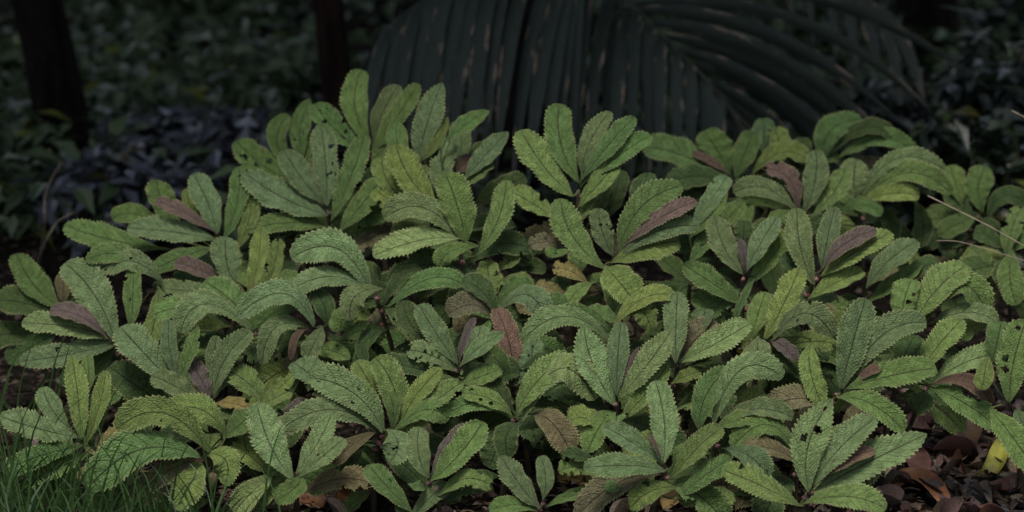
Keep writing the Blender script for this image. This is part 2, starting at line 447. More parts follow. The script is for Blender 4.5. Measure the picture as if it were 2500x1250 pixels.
# frond whose rachis descends to the lower right; leaflets sweep right and hang left
f1, rp = frond([CROWN, CROWN + Vector((0.12, -0.35, 0.02)), at(1500, -60, 5.9) - PR, at(1555, 25, 5.75) - PR, at(1660, 130, 5.65) - PR, at(1775, 255, 5.6) - PR, at(1850, 400, 5.6) - PR], 0.014)
def rach(path, t):
    x = t * (len(path) - 1); i = min(int(x), len(path) - 2)
    return path[i].lerp(path[i + 1], x - i)
RIGHT = [  # start t, middle, end (photo positions), width px, depth at end
    (0.44, (1960, -60), (2290, 290), 34, 5.5), (0.50, (1880, 10), (2200, 300), 40, 5.55),
    (0.55, (1920, 70), (2240, 420), 40, 5.5), (0.60, (1920, 130), (2180, 420), 40, 5.6),
    (0.65, (1930, 190), (2160, 470), 38, 5.55), (0.70, (1940, 220), (2080, 480), 36, 5.65),
    (0.76, (1920, 280), (2040, 500), 34, 5.6), (0.82, (1900, 330), (1960, 520), 32, 5.65),
    (0.36, (1990, -120), (2420, 220), 30, 5.7), (0.89, (1880, 380), (1900, 540), 28, 5.65)]
for t, m_, e_, w, dd in RIGHT:
    leaflet(f1, rach(rp, t), at(m_[0], m_[1], dd + .05) - PR, at(e_[0], e_[1], dd) - PR, w * ppm(dd) / 2, Vector((0.3, -0.25, 1)))
for k in range(13):
    t = 0.30 + 0.05 * k
    p = rach(rp, t); q = rnd.uniform(-.03, .03)
    e = at(1395 + 36 * k + rnd.uniform(-8, 8), 470 + rnd.uniform(-30, 60), 5.6 + q) - PR
    m_ = p.lerp(e, .45); m_.z = max(p.z, m_.z + 0.08); m_.x = e.x * .7 + p.x * .3
    leaflet(f1, p, m_, e, rnd.uniform(13, 20) * ppm(5.6), Vector((1, -0.35 + rnd.uniform(-.3, .3), 0)))
# second frond arching to the left above the picture, its leaflets hang down as a curtain
f2, lp = frond([CROWN, CROWN + Vector((0.15, -0.4, 0.0)), at(1430, -150, 5.75) - PR, at(1250, -110, 5.7) - PR, at(1090, -40, 5.65) - PR, at(960, 60, 5.65) - PR], 0.016)
for k in range(15):
    t = 0.30 + 0.048 * k
    p = rach(lp, t); q = rnd.uniform(-.04, .04)
    x = 1395 - 36 * k + rnd.uniform(-7, 7)
    e = at(x - 0.5 * k, 500 - 8 * k + rnd.uniform(-30, 50), 5.55 + q) - PR
    m_ = p.lerp(e, .4); m_.x = e.x * .75 + p.x * .25; m_.z += 0.1
    leaflet(f2, p, m_, e, rnd.uniform(15, 21) * ppm(5.6), Vector((1, -0.3 + rnd.uniform(-.3, .3), 0)))
for k in range(7):
    t = 0.72 + 0.045 * k
    p = rach(lp, t)
    e = at(940 - 16 * k + rnd.uniform(-10, 10), 190 + 45 * k, 5.75) - PR
    m_ = p.lerp(e, .4) + Vector((-.02, .03, .08))
    leaflet(f2, p, m_, e, 20 * ppm(5.6), Vector((1, .4, .2)))
# third frond, out to the upper right behind
f3, qp = frond([CROWN, CROWN + Vector((.5, -.2, .25)), at(2000, -150, 6.3) - PR, at(2150, 20, 6.3) - PR], 0.012)
for k in range(7):
    p = rach(qp, .45 + .08 * k)
    e = at(1930 + 55 * k, 110 + 25 * k, 6.2) - PR
    m_ = p.lerp(e, .4) + Vector((.03, 0, .06))
    leaflet(f3, p, m_, e, 16 * ppm(6.2), Vector((1, .3, .3)))


# low ground cover between the shrubs and up the bank: nobody could count it
def cover(n, seed):
    rs = np.random.RandomState(seed); Vv, Ff = [], []
    for k in range(n):
        y = 5.7 + 7.5 * rs.rand() ** 1.1; x = rs.uniform(-1, 1) * (0.25 * y + .5)
        g = ground_z(x, y); h = rs.uniform(.08, .30)
        a, f = leaf_cloud(24, (x, y, g + h * .5), (.16, .16, h * .6), .075 + .004 * y, .2, .45, .2, seed + k)
        b = len(Vv); Vv += a; Ff += [[i + b for i in q] for q in f]
    return Vv, Ff
V, F = cover(620, 400)
tag(mesh('undergrowth', V, F, M_SH_GREEN, smooth=False), 'dim green ground cover on the forest floor behind', 'undergrowth', kind='stuff')
# ------------------------------------------------------------------ the leafy plants
COLS = {  # real leaf colours
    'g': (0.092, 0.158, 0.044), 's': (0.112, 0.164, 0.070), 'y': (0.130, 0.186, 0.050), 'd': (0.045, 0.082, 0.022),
    'p': (0.132, 0.090, 0.080), 'b': (0.125, 0.112, 0.060), 't': (0.096, 0.156, 0.068), 'o': (0.22, 0.185, 0.065), 'l': (0.150, 0.215, 0.084)}
PROF = {'o': ([0, .06, .14, .28, .45, .62, .76, .87, .94, .98, 1], [.13, .25, .46, .74, .93, 1, .97, .83, .62, .38, .07]),
        'e': ([0, .05, .13, .27, .42, .55, .68, .80, .90, .96, 1], [.13, .24, .47, .79, .96, 1, .95, .77, .49, .26, .03])}
ROWS, COLN = 44, 12
SS = np.linspace(-1, 1, COLN + 1)

def DD(d): return 4.2 + (d - 3.4) * 0.8

def make_leaf(root_loc, parent, B, C, T, width, prof, colour, flags, rng, attach=None, wide_fix=True, roll=0.0):
    """a toothed, folded blade along the curve B-C-T (world); attach = point on the stem the stalk starts from"""
    xs, ys = PROF[prof]
    tt = np.linspace(0, 1, ROWS + 1)
    prow = 0
    pts = [bez(B, C, T, t) for t in tt]
    if attach is not None and (attach - B).length > 0.004:
        n = 4
        t0 = (C - B).normalized() * (attach - B).length * .4
        pet = [bez(attach, B - t0, B, i / n) for i in range(n)]
        pts = pet + pts; prow = n
    P = np.array([tuple(p) for p in pts])
    N = len(P)
    Tn = np.gradient(P, axis=0); Tn /= np.linalg.norm(Tn, axis=1)[:, None] + 1e-9
    mid3 = bez(B, C, T, .5)
    Vw = (CAMP - mid3).normalized()
    hint = (Vw * 0.72 + Vector((0, 0, 1)) * 0.55).normalized()
    out = Vector((T.x - B.x, T.y - B.y, 0))
    if out.length > 1e-4: hint = (hint - out.normalized() * 0.22).normalized()
    h = np.array(hint)
    Nm = h[None, :] - Tn * (Tn @ h)[:, None]
    Nm /= np.linalg.norm(Nm, axis=1)[:, None] + 1e-9
    Wd = np.cross(Tn, Nm)
    rl = roll + rng.uniform(-.22, .22)
    Wd, Nm = Wd * math.cos(rl) + Nm * math.sin(rl), Nm * math.cos(rl) - Wd * math.sin(rl)
    if wide_fix:
        vw = np.array(Vw); m = Wd[prow + ROWS // 2]
        fore = math.sqrt(max(0.0, 1 - float(m @ vw) ** 2))
        width = width / max(0.62, fore)
    t_all = np.concatenate([np.zeros(prow), tt])
    pw = np.interp(t_all, xs, ys)
    half = pw * width / 2
    half[:prow] = 0.0016
    # toothed margin
    k = np.arange(N)
    tooth = np.where((k % 2) == 1, 1.10, 0.935) + np.array([rng.uniform(-.025, .025) for _ in range(N)])
    wob = 1 + 0.075 * np.sin(t_all * rng.uniform(8, 15) + rng.uniform(0, 6))
    wobR = 1 + 0.075 * np.sin(t_all * rng.uniform(8, 15) + rng.uniform(0, 6))
    fold = rng.uniform(0.10, 0.34); cup = rng.uniform(-.10, .14)
    ph = rng.uniform(0, 6); rip = rng.uniform(0.03, 0.11); fq = rng.uniform(18, 30)
    V = np.empty((N, COLN + 1, 3))
    for j, s in enumerate(SS):
        e = (1 + (tooth - 1) * abs(s) ** 6) * (wob if s < 0 else wobR)
        off = abs(s) * fold - cup * s * s + rip * abs(s) ** 2 * np.sin(t_all * fq + ph + (2.1 if s > 0 else 0))
        # quilted blade between the side veins
        off = off + 0.05 * np.sin((t_all * 9.5 - abs(s) * 1.7) * 2 * math.pi) * math.sin(min(1, abs(s) * 1.2) * math.pi)
        V[:, j] = P + Wd * (s * half * e)[:, None] + Nm * (half * off)[:, None]
    # tooth tips point forward
    V[1:, 0] += Tn[1:] * ((tooth[1:] - 1) * half[1:])[:, None] * .6
    V[1:, -1] += Tn[1:] * ((tooth[1:] - 1) * half[1:])[:, None] * .6
    blobs = []
    if 'h' in flags:
        for _ in range(rng.randint(2, 4)): blobs.append((rng.uniform(-.8, .8), rng.uniform(.3, .92), rng.uniform(.10, .26), rng.uniform(.02, .05)))
    if 'm' in flags:
        for _ in range(rng.randint(1, 3)): blobs.append((rng.uniform(-.8, .8), rng.uniform(.3, .92), rng.uniform(.09, .15), rng.uniform(.015, .03)))
        if rng.random() < .5: blobs.append((rng.choice((-1, 1)), rng.uniform(.4, .9), rng.uniform(.25, .45), rng.uniform(.02, .04)))
    if 'r' in flags:
        for _ in range(rng.randint(3, 6)): blobs.append((rng.choice((-1, 1)), rng.uniform(.35, 1.0), rng.uniform(.2, .5), rng.uniform(.02, .07)))
        blobs.append((rng.uniform(-.5, .5), 1.0, rng.uniform(.3, .7), rng.uniform(.03, .08)))
    F = []
    c1 = COLN + 1
    for i in range(N - 1):
        tm = (t_all[i] + t_all[i + 1]) / 2
        for j in range(COLN):
            sm = (SS[j] + SS[j + 1]) / 2
            if i >= prow and any(((sm - a) / c) ** 2 + ((tm - b) / d) ** 2 < 1 for a, b, c, d in blobs): continue
            a = i * c1 + j
            F.append((a, a + c1, a + c1 + 1, a + 1))
    o0 = np.array(attach if attach is not None else B)
    U = np.stack([np.tile(SS, (N, 1)), np.repeat(t_all[:, None], c1, 1)], 2).reshape(-1, 2)
    U[:prow * c1, 0] = 0
    o = mesh('leaf', (V.reshape(-1, 3) - o0).tolist(), F, M_LEAF, parent, tuple(Vector(o0) - root_loc), uv=U)
    c = COLS[colour]; k = rng.uniform(.82, 1.17); hq = rng.uniform(-.09, .09) * (1.8 if colour == 'p' else 1)
    o.color = (c[0] * k * (1 + hq), c[1] * k, c[2] * k * (1 - hq), 1)
    return o

bud_me = None
def bud(parent, loc, r, rng):
    global bud_me
    if bud_me is None:
        V, F = [], []
        rr = random.Random(3)
        for i in range(5):
            for k in range(7):
                a = math.pi * (i + .5) / 5; w = 2 * math.pi * k / 7
                q = 1 + rr.uniform(-.25, .25)
                V.append((math.sin(a) * math.cos(w) * q, math.sin(a) * math.sin(w) * q, math.cos(a) * 1.1))
        for i in range(4):
            for k in range(7): F.append((i * 7 + k, i * 7 + (k + 1) % 7, i * 7 + 7 + (k + 1) % 7, i * 7 + 7 + k))
        F.append(tuple(range(7))); F.append(tuple(range(28, 35))[::-1])
        o = mesh('bud', V, F, M_BUD, parent, loc); bud_me = o.data
    else:
        o = link(bpy.data.objects.new('bud', bud_me), parent); o.location = loc
    o.scale = (r, r, r); o.rotation_euler = (rng.uniform(0, 3), rng.uniform(0, 3), 0)

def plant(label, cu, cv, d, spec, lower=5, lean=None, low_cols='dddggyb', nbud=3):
    seed = int(cu * 7 + cv * 13); rng = random.Random(seed)
    dd = DD(d); c = at(cu, cv, dd)
    lx, ly = lean if lean else (rng.uniform(-.05, .05), rng.uniform(0.0, .07))
    bx, by = c.x + lx, c.y + ly
    root_loc = Vector((bx, by, ground_z(bx, by)))
    root = empty('leafy_plant', root_loc)
    tag(root, label, 'plant', 'toothed-leaved plants of the clump')
    base = root_loc + Vector((0, 0, -.02)); bend = Vector((bx * .75 + c.x * .25, by * .75 + c.y * .25, root_loc.z + (c.z - root_loc.z) * .55))
    m = 14
    axis_pts = [bez(base, bend, c, i / (m - 1)) for i in range(m)]
    V, F = tube([p - root_loc for p in axis_pts], [0.0058 - 0.0028 * i / (m - 1) + (.0009 if i % 3 == 0 else 0) for i in range(m)], 7)
    mesh('stem', V, F, M_STEM, root)
    L = []
    for line in spec.strip().splitlines():
        w = line.split()
        if not w: continue
        tx, ty, mx, my, bxx, byy, wd = [float(q) if q != '-' else None for q in w[:7]]
        code = w[7]; col = code[0]; fl = code[1:]
        ddo = float(w[8]) if len(w) > 8 else 0.0
        L.append((tx, ty, mx, my, bxx, byy, wd, col, fl, ddo))
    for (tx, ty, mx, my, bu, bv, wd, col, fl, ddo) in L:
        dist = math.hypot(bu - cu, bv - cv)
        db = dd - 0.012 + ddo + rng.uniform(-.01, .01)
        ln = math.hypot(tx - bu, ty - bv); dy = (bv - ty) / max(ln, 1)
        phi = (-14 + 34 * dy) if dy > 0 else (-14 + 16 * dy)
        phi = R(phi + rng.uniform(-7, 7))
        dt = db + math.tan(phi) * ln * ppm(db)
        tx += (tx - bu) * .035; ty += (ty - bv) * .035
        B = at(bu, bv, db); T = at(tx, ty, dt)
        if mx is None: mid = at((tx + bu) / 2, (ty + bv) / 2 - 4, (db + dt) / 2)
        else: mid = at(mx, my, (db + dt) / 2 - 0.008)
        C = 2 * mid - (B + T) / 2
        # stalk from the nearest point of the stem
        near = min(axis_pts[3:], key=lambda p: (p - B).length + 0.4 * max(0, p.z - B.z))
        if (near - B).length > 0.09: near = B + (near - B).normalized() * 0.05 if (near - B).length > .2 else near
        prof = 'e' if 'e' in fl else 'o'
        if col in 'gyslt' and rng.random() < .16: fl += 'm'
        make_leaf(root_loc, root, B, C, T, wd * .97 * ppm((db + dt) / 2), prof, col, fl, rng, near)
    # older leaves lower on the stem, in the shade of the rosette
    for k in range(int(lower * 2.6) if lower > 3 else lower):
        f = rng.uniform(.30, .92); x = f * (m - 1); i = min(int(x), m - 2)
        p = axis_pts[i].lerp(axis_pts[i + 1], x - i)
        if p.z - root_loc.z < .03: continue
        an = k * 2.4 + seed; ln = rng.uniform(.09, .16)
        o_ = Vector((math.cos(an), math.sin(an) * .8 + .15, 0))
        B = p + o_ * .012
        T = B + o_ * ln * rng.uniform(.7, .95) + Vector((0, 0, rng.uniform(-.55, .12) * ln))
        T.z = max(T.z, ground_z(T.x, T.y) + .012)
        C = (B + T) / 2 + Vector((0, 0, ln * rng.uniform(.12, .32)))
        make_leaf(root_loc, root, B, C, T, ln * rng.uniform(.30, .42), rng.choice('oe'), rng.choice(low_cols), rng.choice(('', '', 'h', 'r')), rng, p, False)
    for k in range(nbud):
        x = (m - 1) * (.97 - .085 * k); i = min(int(x), m - 2)
        p = axis_pts[i].lerp(axis_pts[i + 1], x - i) - root_loc
        an = k * 2.2 + seed
        bud(root, p + Vector((math.cos(an) * .006, -.006, 0)), rng.uniform(.0035, .0055), rng)
    return root

# each line: tip, middle and base of the midrib as seen in the photograph, blade width, colour and shape code
plant('tallest plant, its spotted upright leaf the highest of all, before the brown trunk', 905, 365, 3.95, '''
884 176 866 258 902 347 68 g
774 256 815 312 890 372 62 gh
972 212 936 270 912 342 54 s .02
1017 209 966 290 910 368 50 g
950 345 928 378 905 408 36 y
925 425 905 428 890 445 34 d
865 420 878 430 895 440 30 d''', 5)
plant('plant of upright smooth leaves at the upper left, behind the broad pale rosette', 735, 410, 4.02, '''
756 246 733 315 737 395 50 ge
772 325 752 362 738 402 32 y
706 285 676 340 712 408 50 g
582 347 640 402 728 452 68 gh
775 380 765 400 745 420 34 y''', 4)
plant('broad pale rosette with a long stemmed fan of leaves, left of the middle', 797, 507, 3.75, '''
603 424 690 482 795 524 76 s
697 370 733 430 786 494 64 s
784 311 795 405 798 500 66 sh
889 337 856 432 812 532 58 g
928 440 884 498 832 560 58 g
610 563 705 543 806 555 48 g
865 400 850 440 835 480 36 d .08
720 640 790 600 860 578 46 br .03
845 612 900 585 965 548 46 br .05
700 600 740 580 800 585 40 d .06
''', 6, (.03, .05))
plant('plant at the far left with fanned leaves and one purple-brown curled leaf', 532, 578, 3.7, '''
474 429 508 498 530 568 66 s
583 412 578 498 547 582 50 g
612 478 606 545 580 604 46 y
379 492 438 512 516 560 38 pr
317 558 420 566 522 584 60 s
383 443 402 505 440 562 64 g .06
279 537 330 522 405 562 48 g .07
456 463 465 512 478 560 36 y .06
164 552 262 583 385 606 66 g .04
375 658 440 628 516 606 46 g -.03
640 520 615 570 585 600 36 y .03''', 5)
plant('small rosette with a purple young leaf and a torn yellowing leaf, left of centre', 588, 700, 3.55, '''
552 582 553 640 575 692 74 s
430 643 482 656 545 688 42 p
636 558 630 640 606 716 46 y
678 587 668 655 640 727 42 yr
375 700 455 710 532 716 48 sr
622 690 617 705 615 725 14 or''', 4)
plant('plant with leaves flopping left over their neighbours, bright blistered upper leaf', 617, 806, 3.4, '''
501 691 566 735 617 800 72 g
446 812 500 742 616 803 62 s
382 767 450 752 562 758 54 gr
560 830 580 810 612 806 30 d
690 840 660 815 622 806 40 d .05''', 4)
plant('plant with big pale blunt leaf and a purple leaf, left front', 515, 970, 3.2, '''
298 803 352 862 428 942 84 s
374 920 428 942 492 980 56 s -.02
412 784 414 852 432 922 42 s
482 800 462 862 436 928 36 ge
458 876 488 920 512 972 48 pr
611 812 548 878 522 965 58 s
528 824 522 890 520 962 44 s
547 902 602 932 656 988 62 yr
714 916 680 950 642 992 36 yr
704 956 670 972 638 990 46 y
610 1000 570 985 530 985 36 or
272 897 342 948 416 992 88 d .05
''', 4)
plant('left plant with one large leaning grey-green leaf and a purple leaf below', 285, 836, 3.45, '''
163 648 232 722 280 830 92 s
325 651 324 728 320 802 46 g
126 762 188 768 254 816 44 p
61 790 170 798 284 826 58 s
54 882 160 866 282 840 58 s
216 640 300 622 392 690 48 g .07
240 662 322 638 394 686 56 s .05
352 868 378 780 388 704 46 y .03
180 940 230 890 280 850 56 g .05''', 5)
plant('blurred dark green plant at the left edge, partly out of the picture', 160, 785, 3.75, '''
42 624 86 700 146 748 70 g
-6 738 70 742 160 790 72 d
154 668 154 706 156 742 38 b
-50 830 20 815 110 815 70 d
185 700 180 740 172 775 50 d
20 880 70 850 140 812 56 d''', 3)
plant('low rosette among the grass at the bottom left with two upright leaves', 200, 1080, 3.05, '''
175 869 190 968 198 1070 56 ye
257 910 242 990 211 1080 42 y
106 948 128 1000 168 1044 54 s
3 1016 92 1046 186 1066 68 s
212 870 216 915 212 965 32 g .05
12 1148 98 1112 196 1088 58 g
62 1182 132 1148 214 1108 52 g
300 1028 270 1062 234 1104 28 or
302 1082 270 1088 236 1106 26 or
186 1176 210 1148 242 1130 22 or''', 2)
plant('large sprawling rosette behind the grass, one brown-purple leaf hanging down', 492, 1118, 2.95, '''
292 1050 400 1008 512 1104 78 y
222 1192 340 1098 484 1114 98 g
324 1216 398 1158 468 1126 56 b
428 1238 466 1180 486 1124 76 y
548 1182 552 1125 506 1108 72 y
408 1002 492 1000 546 1058 68 y .04
616 1006 585 1036 546 1066 58 g .04
330 1010 300 1060 255 1110 30 or .05''', 3)
plant('front plant with one tall pale leaf and two small forked leaves, bottom left of centre', 722, 1168, 2.95, '''
630 990 658 1082 712 1166 86 l
806 1018 770 1090 726 1152 56 l
837 1073 790 1112 734 1160 52 l
574 1248 612 1204 664 1160 62 l
672 1222 720 1190 730 1164 56 g
598 1060 610 1110 664 1152 62 yr .04
620 1240 650 1200 700 1170 50 y .02''', 2)
plant('plant with a big pale quilted leaf arching left and torn yellow leaves right', 928, 1058, 3.05, '''
758 926 862 958 936 1054 84 l
722 888 776 926 852 976 72 t .03
676 1062 800 1000 916 1050 62 s
936 934 958 985 958 1046 42 g
918 878 962 948 976 1042 76 y .02
1074 903 1022 956 984 1022 48 y
1122 936 1062 978 986 1026 52 yr
1092 1026 1040 1000 972 1044 56 g
950 1126 972 1086 950 1052 78 sh -.02
816 1130 852 1092 914 1056 42 b
836 1152 862 1118 884 1086 38 d .02
700 1022 742 990 792 1006 36 p .04
870 885 900 930 930 990 60 y .05''', 4)
plant('small front plant with a narrow purple leaf between upright leaves, bottom middle', 1050, 1172, 2.9, '''
1024 1046 1022 1108 1047 1164 60 s
1136 1038 1094 1094 1056 1154 42 p
1175 1034 1122 1108 1056 1170 72 g
903 1138 944 1186 1002 1246 56 g
1090 1183 1052 1212 1006 1262 48 s
1201 1190 1140 1168 1076 1206 48 yr
1008 1180 1022 1186 1038 1192 32 g
975 1228 982 1245 992 1262 30 g''', 2)
plant('lowest small plant at the bottom edge with two dull upright leaves', 1325, 1226, 2.9, '''
1226 1116 1268 1182 1316 1236 58 s
1320 1116 1332 1166 1326 1216 44 s
1450 1200 1392 1212 1336 1236 28 g
1198 1246 1255 1232 1312 1246 42 g''', 1)
plant('bright plant with two large leaves arching right and a brown spotted leaf', 1256, 1020, 3.05, '''
1386 868 1312 930 1264 1006 66 y
1447 978 1366 900 1276 1024 72 l
1094 1012 1184 980 1252 1026 50 g
1132 962 1192 972 1246 1010 44 yh
1240 1116 1238 1060 1268 1036 62 d -.03
1391 1102 1352 1036 1306 1010 74 b
1192 1138 1212 1090 1215 1040 74 d .03
1202 924 1222 962 1252 1002 46 d .05''', 3)
plant('plant with a tall fuzzy purple leaf beside a holed grey leaf, centre', 1250, 930, 3.2, '''
1212 758 1244 842 1250 932 64 p
1294 832 1294 885 1256 940 58 th
1180 850 1216 882 1246 930 50 d
1342 868 1312 880 1276 896 34 d
1275 830 1270 880 1255 930 46 s .02''', 5)
plant('plant with a blunt pale leaf, a holed leaf and a narrow purple leaf, centre', 1122, 892, 3.15, '''
1026 748 1064 812 1116 886 60 t
997 856 1056 868 1116 906 58 shr
1159 778 1134 830 1122 880 22 p
1228 814 1178 842 1126 890 42 le
1172 798 1160 840 1132 882 54 s .03
944 872 1010 898 1082 906 48 d .02
986 738 1008 798 1064 856 58 d .05
1219 902 1178 918 1128 936 48 g
1166 886 1150 902 1130 918 40 d .02
1035 930 1070 925 1115 925 30 g''', 4)
plant('plant of drooping leaves with a long pale leaf arched across the middle', 1210, 768, 3.3, '''
1130 692 1172 706 1212 764 56 d
1096 768 1150 744 1198 768 58 b
1332 792 1290 720 1222 754 60 s
1384 738 1345 748 1308 772 54 g .03
1284 830 1378 772 1484 826 56 l -.12
1356 774 1420 762 1486 802 36 g -.08
1110 800 1140 790 1190 780 50 b .03
1290 700 1255 705 1215 745 50 g .05''', 5)
plant('plant with a large pale leaf arching left over dark stems, left of the centre', 915, 716, 3.4, '''
718 634 822 606 904 712 80 l
692 728 790 676 892 704 54 s
682 682 720 690 764 714 48 yr
878 644 905 665 928 706 48 d .03
858 780 866 724 926 704 60 s -.03
832 808 836 780 860 752 62 g -.02
1027 664 978 676 936 742 36 d
1126 696 1048 680 954 742 52 g
890 885 885 840 905 800 32 d
868 892 900 830 935 806 28 d
820 740 850 740 900 730 40 p .05
1000 790 975 780 945 770 44 d .03''', 6, (.06, .04))
plant('plant with leaves bent down like fingers round a red young leaf, left of centre', 768, 800, 3.35, '''
585 774 690 716 766 794 62 s
644 888 672 800 752 800 50 s
712 876 720 826 748 804 20 p
748 876 768 836 786 800 48 s
768 712 792 748 796 790 54 d
840 770 815 775 790 795 44 d .03
700 900 710 880 730 850 32 b .04''', 5)
plant('central plant whose upright broad leaf leans left above star-like pale leaves', 1122, 586, 3.45, '''
1088 426 1118 508 1136 590 88 g
943 534 1032 506 1118 582 68 s
918 624 1020 588 1122 580 60 l
1077 648 1098 614 1160 602 44 g -.02
1234 445 1218 530 1170 616 58 y
960 560 1010 560 1075 580 40 y .03''', 5, (.02, .03))
plant('plant of three blunt yellow-green leaves left of the central broad leaf', 1055, 505, 3.58, '''
970 358 1002 436 1066 500 78 y
970 301 974 362 1012 412 52 g .05
932 386 946 442 988 492 56 y .04
918 462 950 488 994 512 50 yr .02
1000 540 1020 530 1050 515 40 d .03''', 5)
plant('slender plant with one pointed upright leaf in front of the palm', 1032, 392, 3.75, '''
1078 208 1044 296 1022 390 70 se
1091 288 1066 345 1030 390 32 ye
1030 430 1035 420 1040 400 26 y''', 4)
plant('plant with leaves spreading right and a small purple leaf, before the palm', 1110, 470, 3.65, '''
1102 342 1078 418 1084 486 60 sr
1191 273 1140 302 1090 342 42 ge
1112 298 1126 350 1112 402 56 t .05
1237 325 1190 374 1134 436 50 se
1194 396 1166 424 1134 452 42 y
1148 378 1132 400 1114 424 34 p .03
1190 350 1160 385 1130 430 44 d .07
1280 435 1220 460 1160 500 56 d .08''', 6)
plant('isolated upright fan of five leaves standing against the dark palm', 1413, 462, 3.55, '''
1276 322 1326 404 1396 476 74 y
1368 259 1368 345 1410 440 74 g
1488 277 1440 346 1421 420 52 s .02
1545 290 1488 350 1426 430 52 g
1584 334 1512 378 1430 442 52 g
1504 404 1464 446 1416 500 52 y
1442 478 1428 512 1408 545 30 yr
1250 466 1302 498 1362 532 54 yr
1475 440 1460 490 1440 540 50 d .1
1510 420 1500 480 1470 540 56 d .12''', 5, (-.01, .02))
plant('plant with a silvery purple folded leaf between large green leaves, right of centre', 1492, 640, 3.4, '''
1372 490 1398 576 1472 652 74 y
1461 512 1472 570 1496 622 54 s
1660 458 1566 504 1514 606 74 g
1696 494 1612 532 1528 594 42 p
1702 554 1610 562 1520 620 52 s
1654 590 1582 604 1498 638 72 y
1548 734 1510 686 1480 654 88 y -.03
1376 762 1408 712 1446 690 42 y
1352 656 1390 660 1432 690 42 or
1308 698 1342 704 1382 720 32 or
1295 600 1340 590 1388 606 42 brh .04
1350 712 1372 690 1394 680 42 d .04
1580 425 1565 470 1540 520 56 d .1''', 5, (-.04, .03))
plant('small plant with one holed drooping leaf below the central rosette', 1192, 640, 3.5, '''
1206 718 1192 670 1194 632 64 yhr
1264 626 1240 640 1214 660 34 yr
1288 720 1262 690 1222 690 56 g
1112 650 1132 664 1162 702 56 s
1295 640 1250 610 1210 600 50 d .06
1330 660 1280 650 1230 650 40 d .08''', 6)
plant('blurred smooth-leaved plant at the back, right of the isolated fan', 1790, 442, 4.1, '''
1577 362 1662 378 1772 432 70 g
1722 322 1752 368 1780 420 76 g
1838 324 1818 372 1796 432 60 g
1632 446 1710 430 1790 452 58 d
1660 490 1710 460 1765 462 50 d .02
1690 376 1732 392 1774 422 22 p
1860 470 1835 455 1800 450 44 d''', 5)
plant('blurred plant at the back with a bitten yellowish leaf, behind the purple dry leaf', 1895, 410, 4.15, '''
1864 292 1866 342 1872 402 56 t .03
1892 312 1902 352 1906 402 56 yr
1956 338 1960 366 1960 402 46 d
1968 392 1908 372 1840 422 46 y -.04
1830 350 1850 380 1880 410 30 d''', 5)
plant('plant with a crumpled purple dry leaf beside an upright blunt leaf, right', 1950, 512, 3.75, '''
1866 412 1926 436 1946 506 48 pr
1990 371 1990 440 1964 514 60 s
2060 415 2038 466 1988 522 58 y
1796 473 1866 458 1942 512 50 s
1890 560 1900 530 1935 515 40 g''', 5)
plant('back plant at the right with three leaves sweeping right like a wing', 2018, 392, 4.2, '''
2102 294 2028 318 2012 392 68 g
2180 334 2108 312 2034 372 40 d
2234 380 2148 336 2048 388 46 g
2122 346 2094 358 2058 378 28 y -.02
2050 392 2030 385 2010 395 26 g''', 5)
plant('plant with long leaves arching right and a folded dull leaf, right back', 2096, 484, 3.9, '''
2092 392 2084 436 2090 486 68 s
2302 417 2194 386 2104 476 46 s
2316 474 2220 422 2108 482 54 g
2240 478 2178 472 2104 492 48 y -.02
2150 524 2104 500 2058 514 36 g -.02
2245 600 2255 550 2235 495 48 d .05
2180 590 2175 545 2150 510 46 d .05''', 6)
plant('blurred upright blunt leaves at the right back, nearest the dark shrub', 2385, 520, 4.1, '''
2318 407 2334 448 2346 496 52 y
2406 410 2388 458 2398 514 68 g
2502 500 2452 478 2412 532 46 d
2296 574 2340 545 2382 530 52 g
2430 570 2415 550 2395 535 40 d
2310 470 2340 490 2375 520 44 d''', 5)
plant('ragged yellow-green plant at the right edge above the litter', 2466, 612, 3.7, '''
2494 508 2470 560 2456 622 50 yr
2482 740 2466 680 2470 612 66 g
2404 656 2392 628 2372 600 52 yr .03
2540 560 2510 580 2480 610 44 g
2380 570 2410 575 2450 605 46 d .05''', 5)
plant('plant with a tiny purple bud leaf between three grey toothed leaves, right of centre', 1816, 668, 3.4, '''
1748 533 1768 604 1812 666 66 s
1806 584 1816 625 1818 664 24 p
1896 533 1858 592 1826 656 54 s
1928 562 1882 630 1826 692 50 y
1816 540 1816 570 1812 602 50 d .04
1672 649 1738 690 1806 740 58 g
1694 722 1732 748 1772 792 48 g
1798 772 1818 720 1842 682 20 g''', 6, (.0, .03))
plant('plant with a pale spear-shaped leaf behind the silvery purple leaf', 1692, 610, 3.6, '''
1774 435 1738 484 1688 562 50 s
1772 468 1736 522 1690 574 40 ge
1809 498 1788 520 1754 558 46 g
1740 568 1716 600 1684 638 42 g
1612 632 1644 656 1684 692 46 d
1720 700 1705 670 1690 640 40 d''', 6)
plant('plant with a brown-purple leaf inside a fan of toothed leaves, right', 1990, 668, 3.35, '''
1947 514 1954 602 1986 692 66 s
2038 509 2020 582 2008 652 54 s
2136 564 2066 592 2014 648 46 p
2171 571 2094 612 2008 672 60 y
2104 664 2046 688 1978 726 48 y
1908 626 1930 645 1956 680 40 d .03
1935 760 1950 740 1965 720 34 d .03''', 6, (-.05, .02))
plant('dull grey leaf and narrow green leaf pointing right, behind the litter', 2118, 722, 3.5, '''
2237 592 2172 634 2118 698 60 s
2249 648 2190 688 2120 736 40 ge
2290 644 2250 655 2210 690 46 d .03
2080 770 2090 750 2110 730 40 d''', 5)
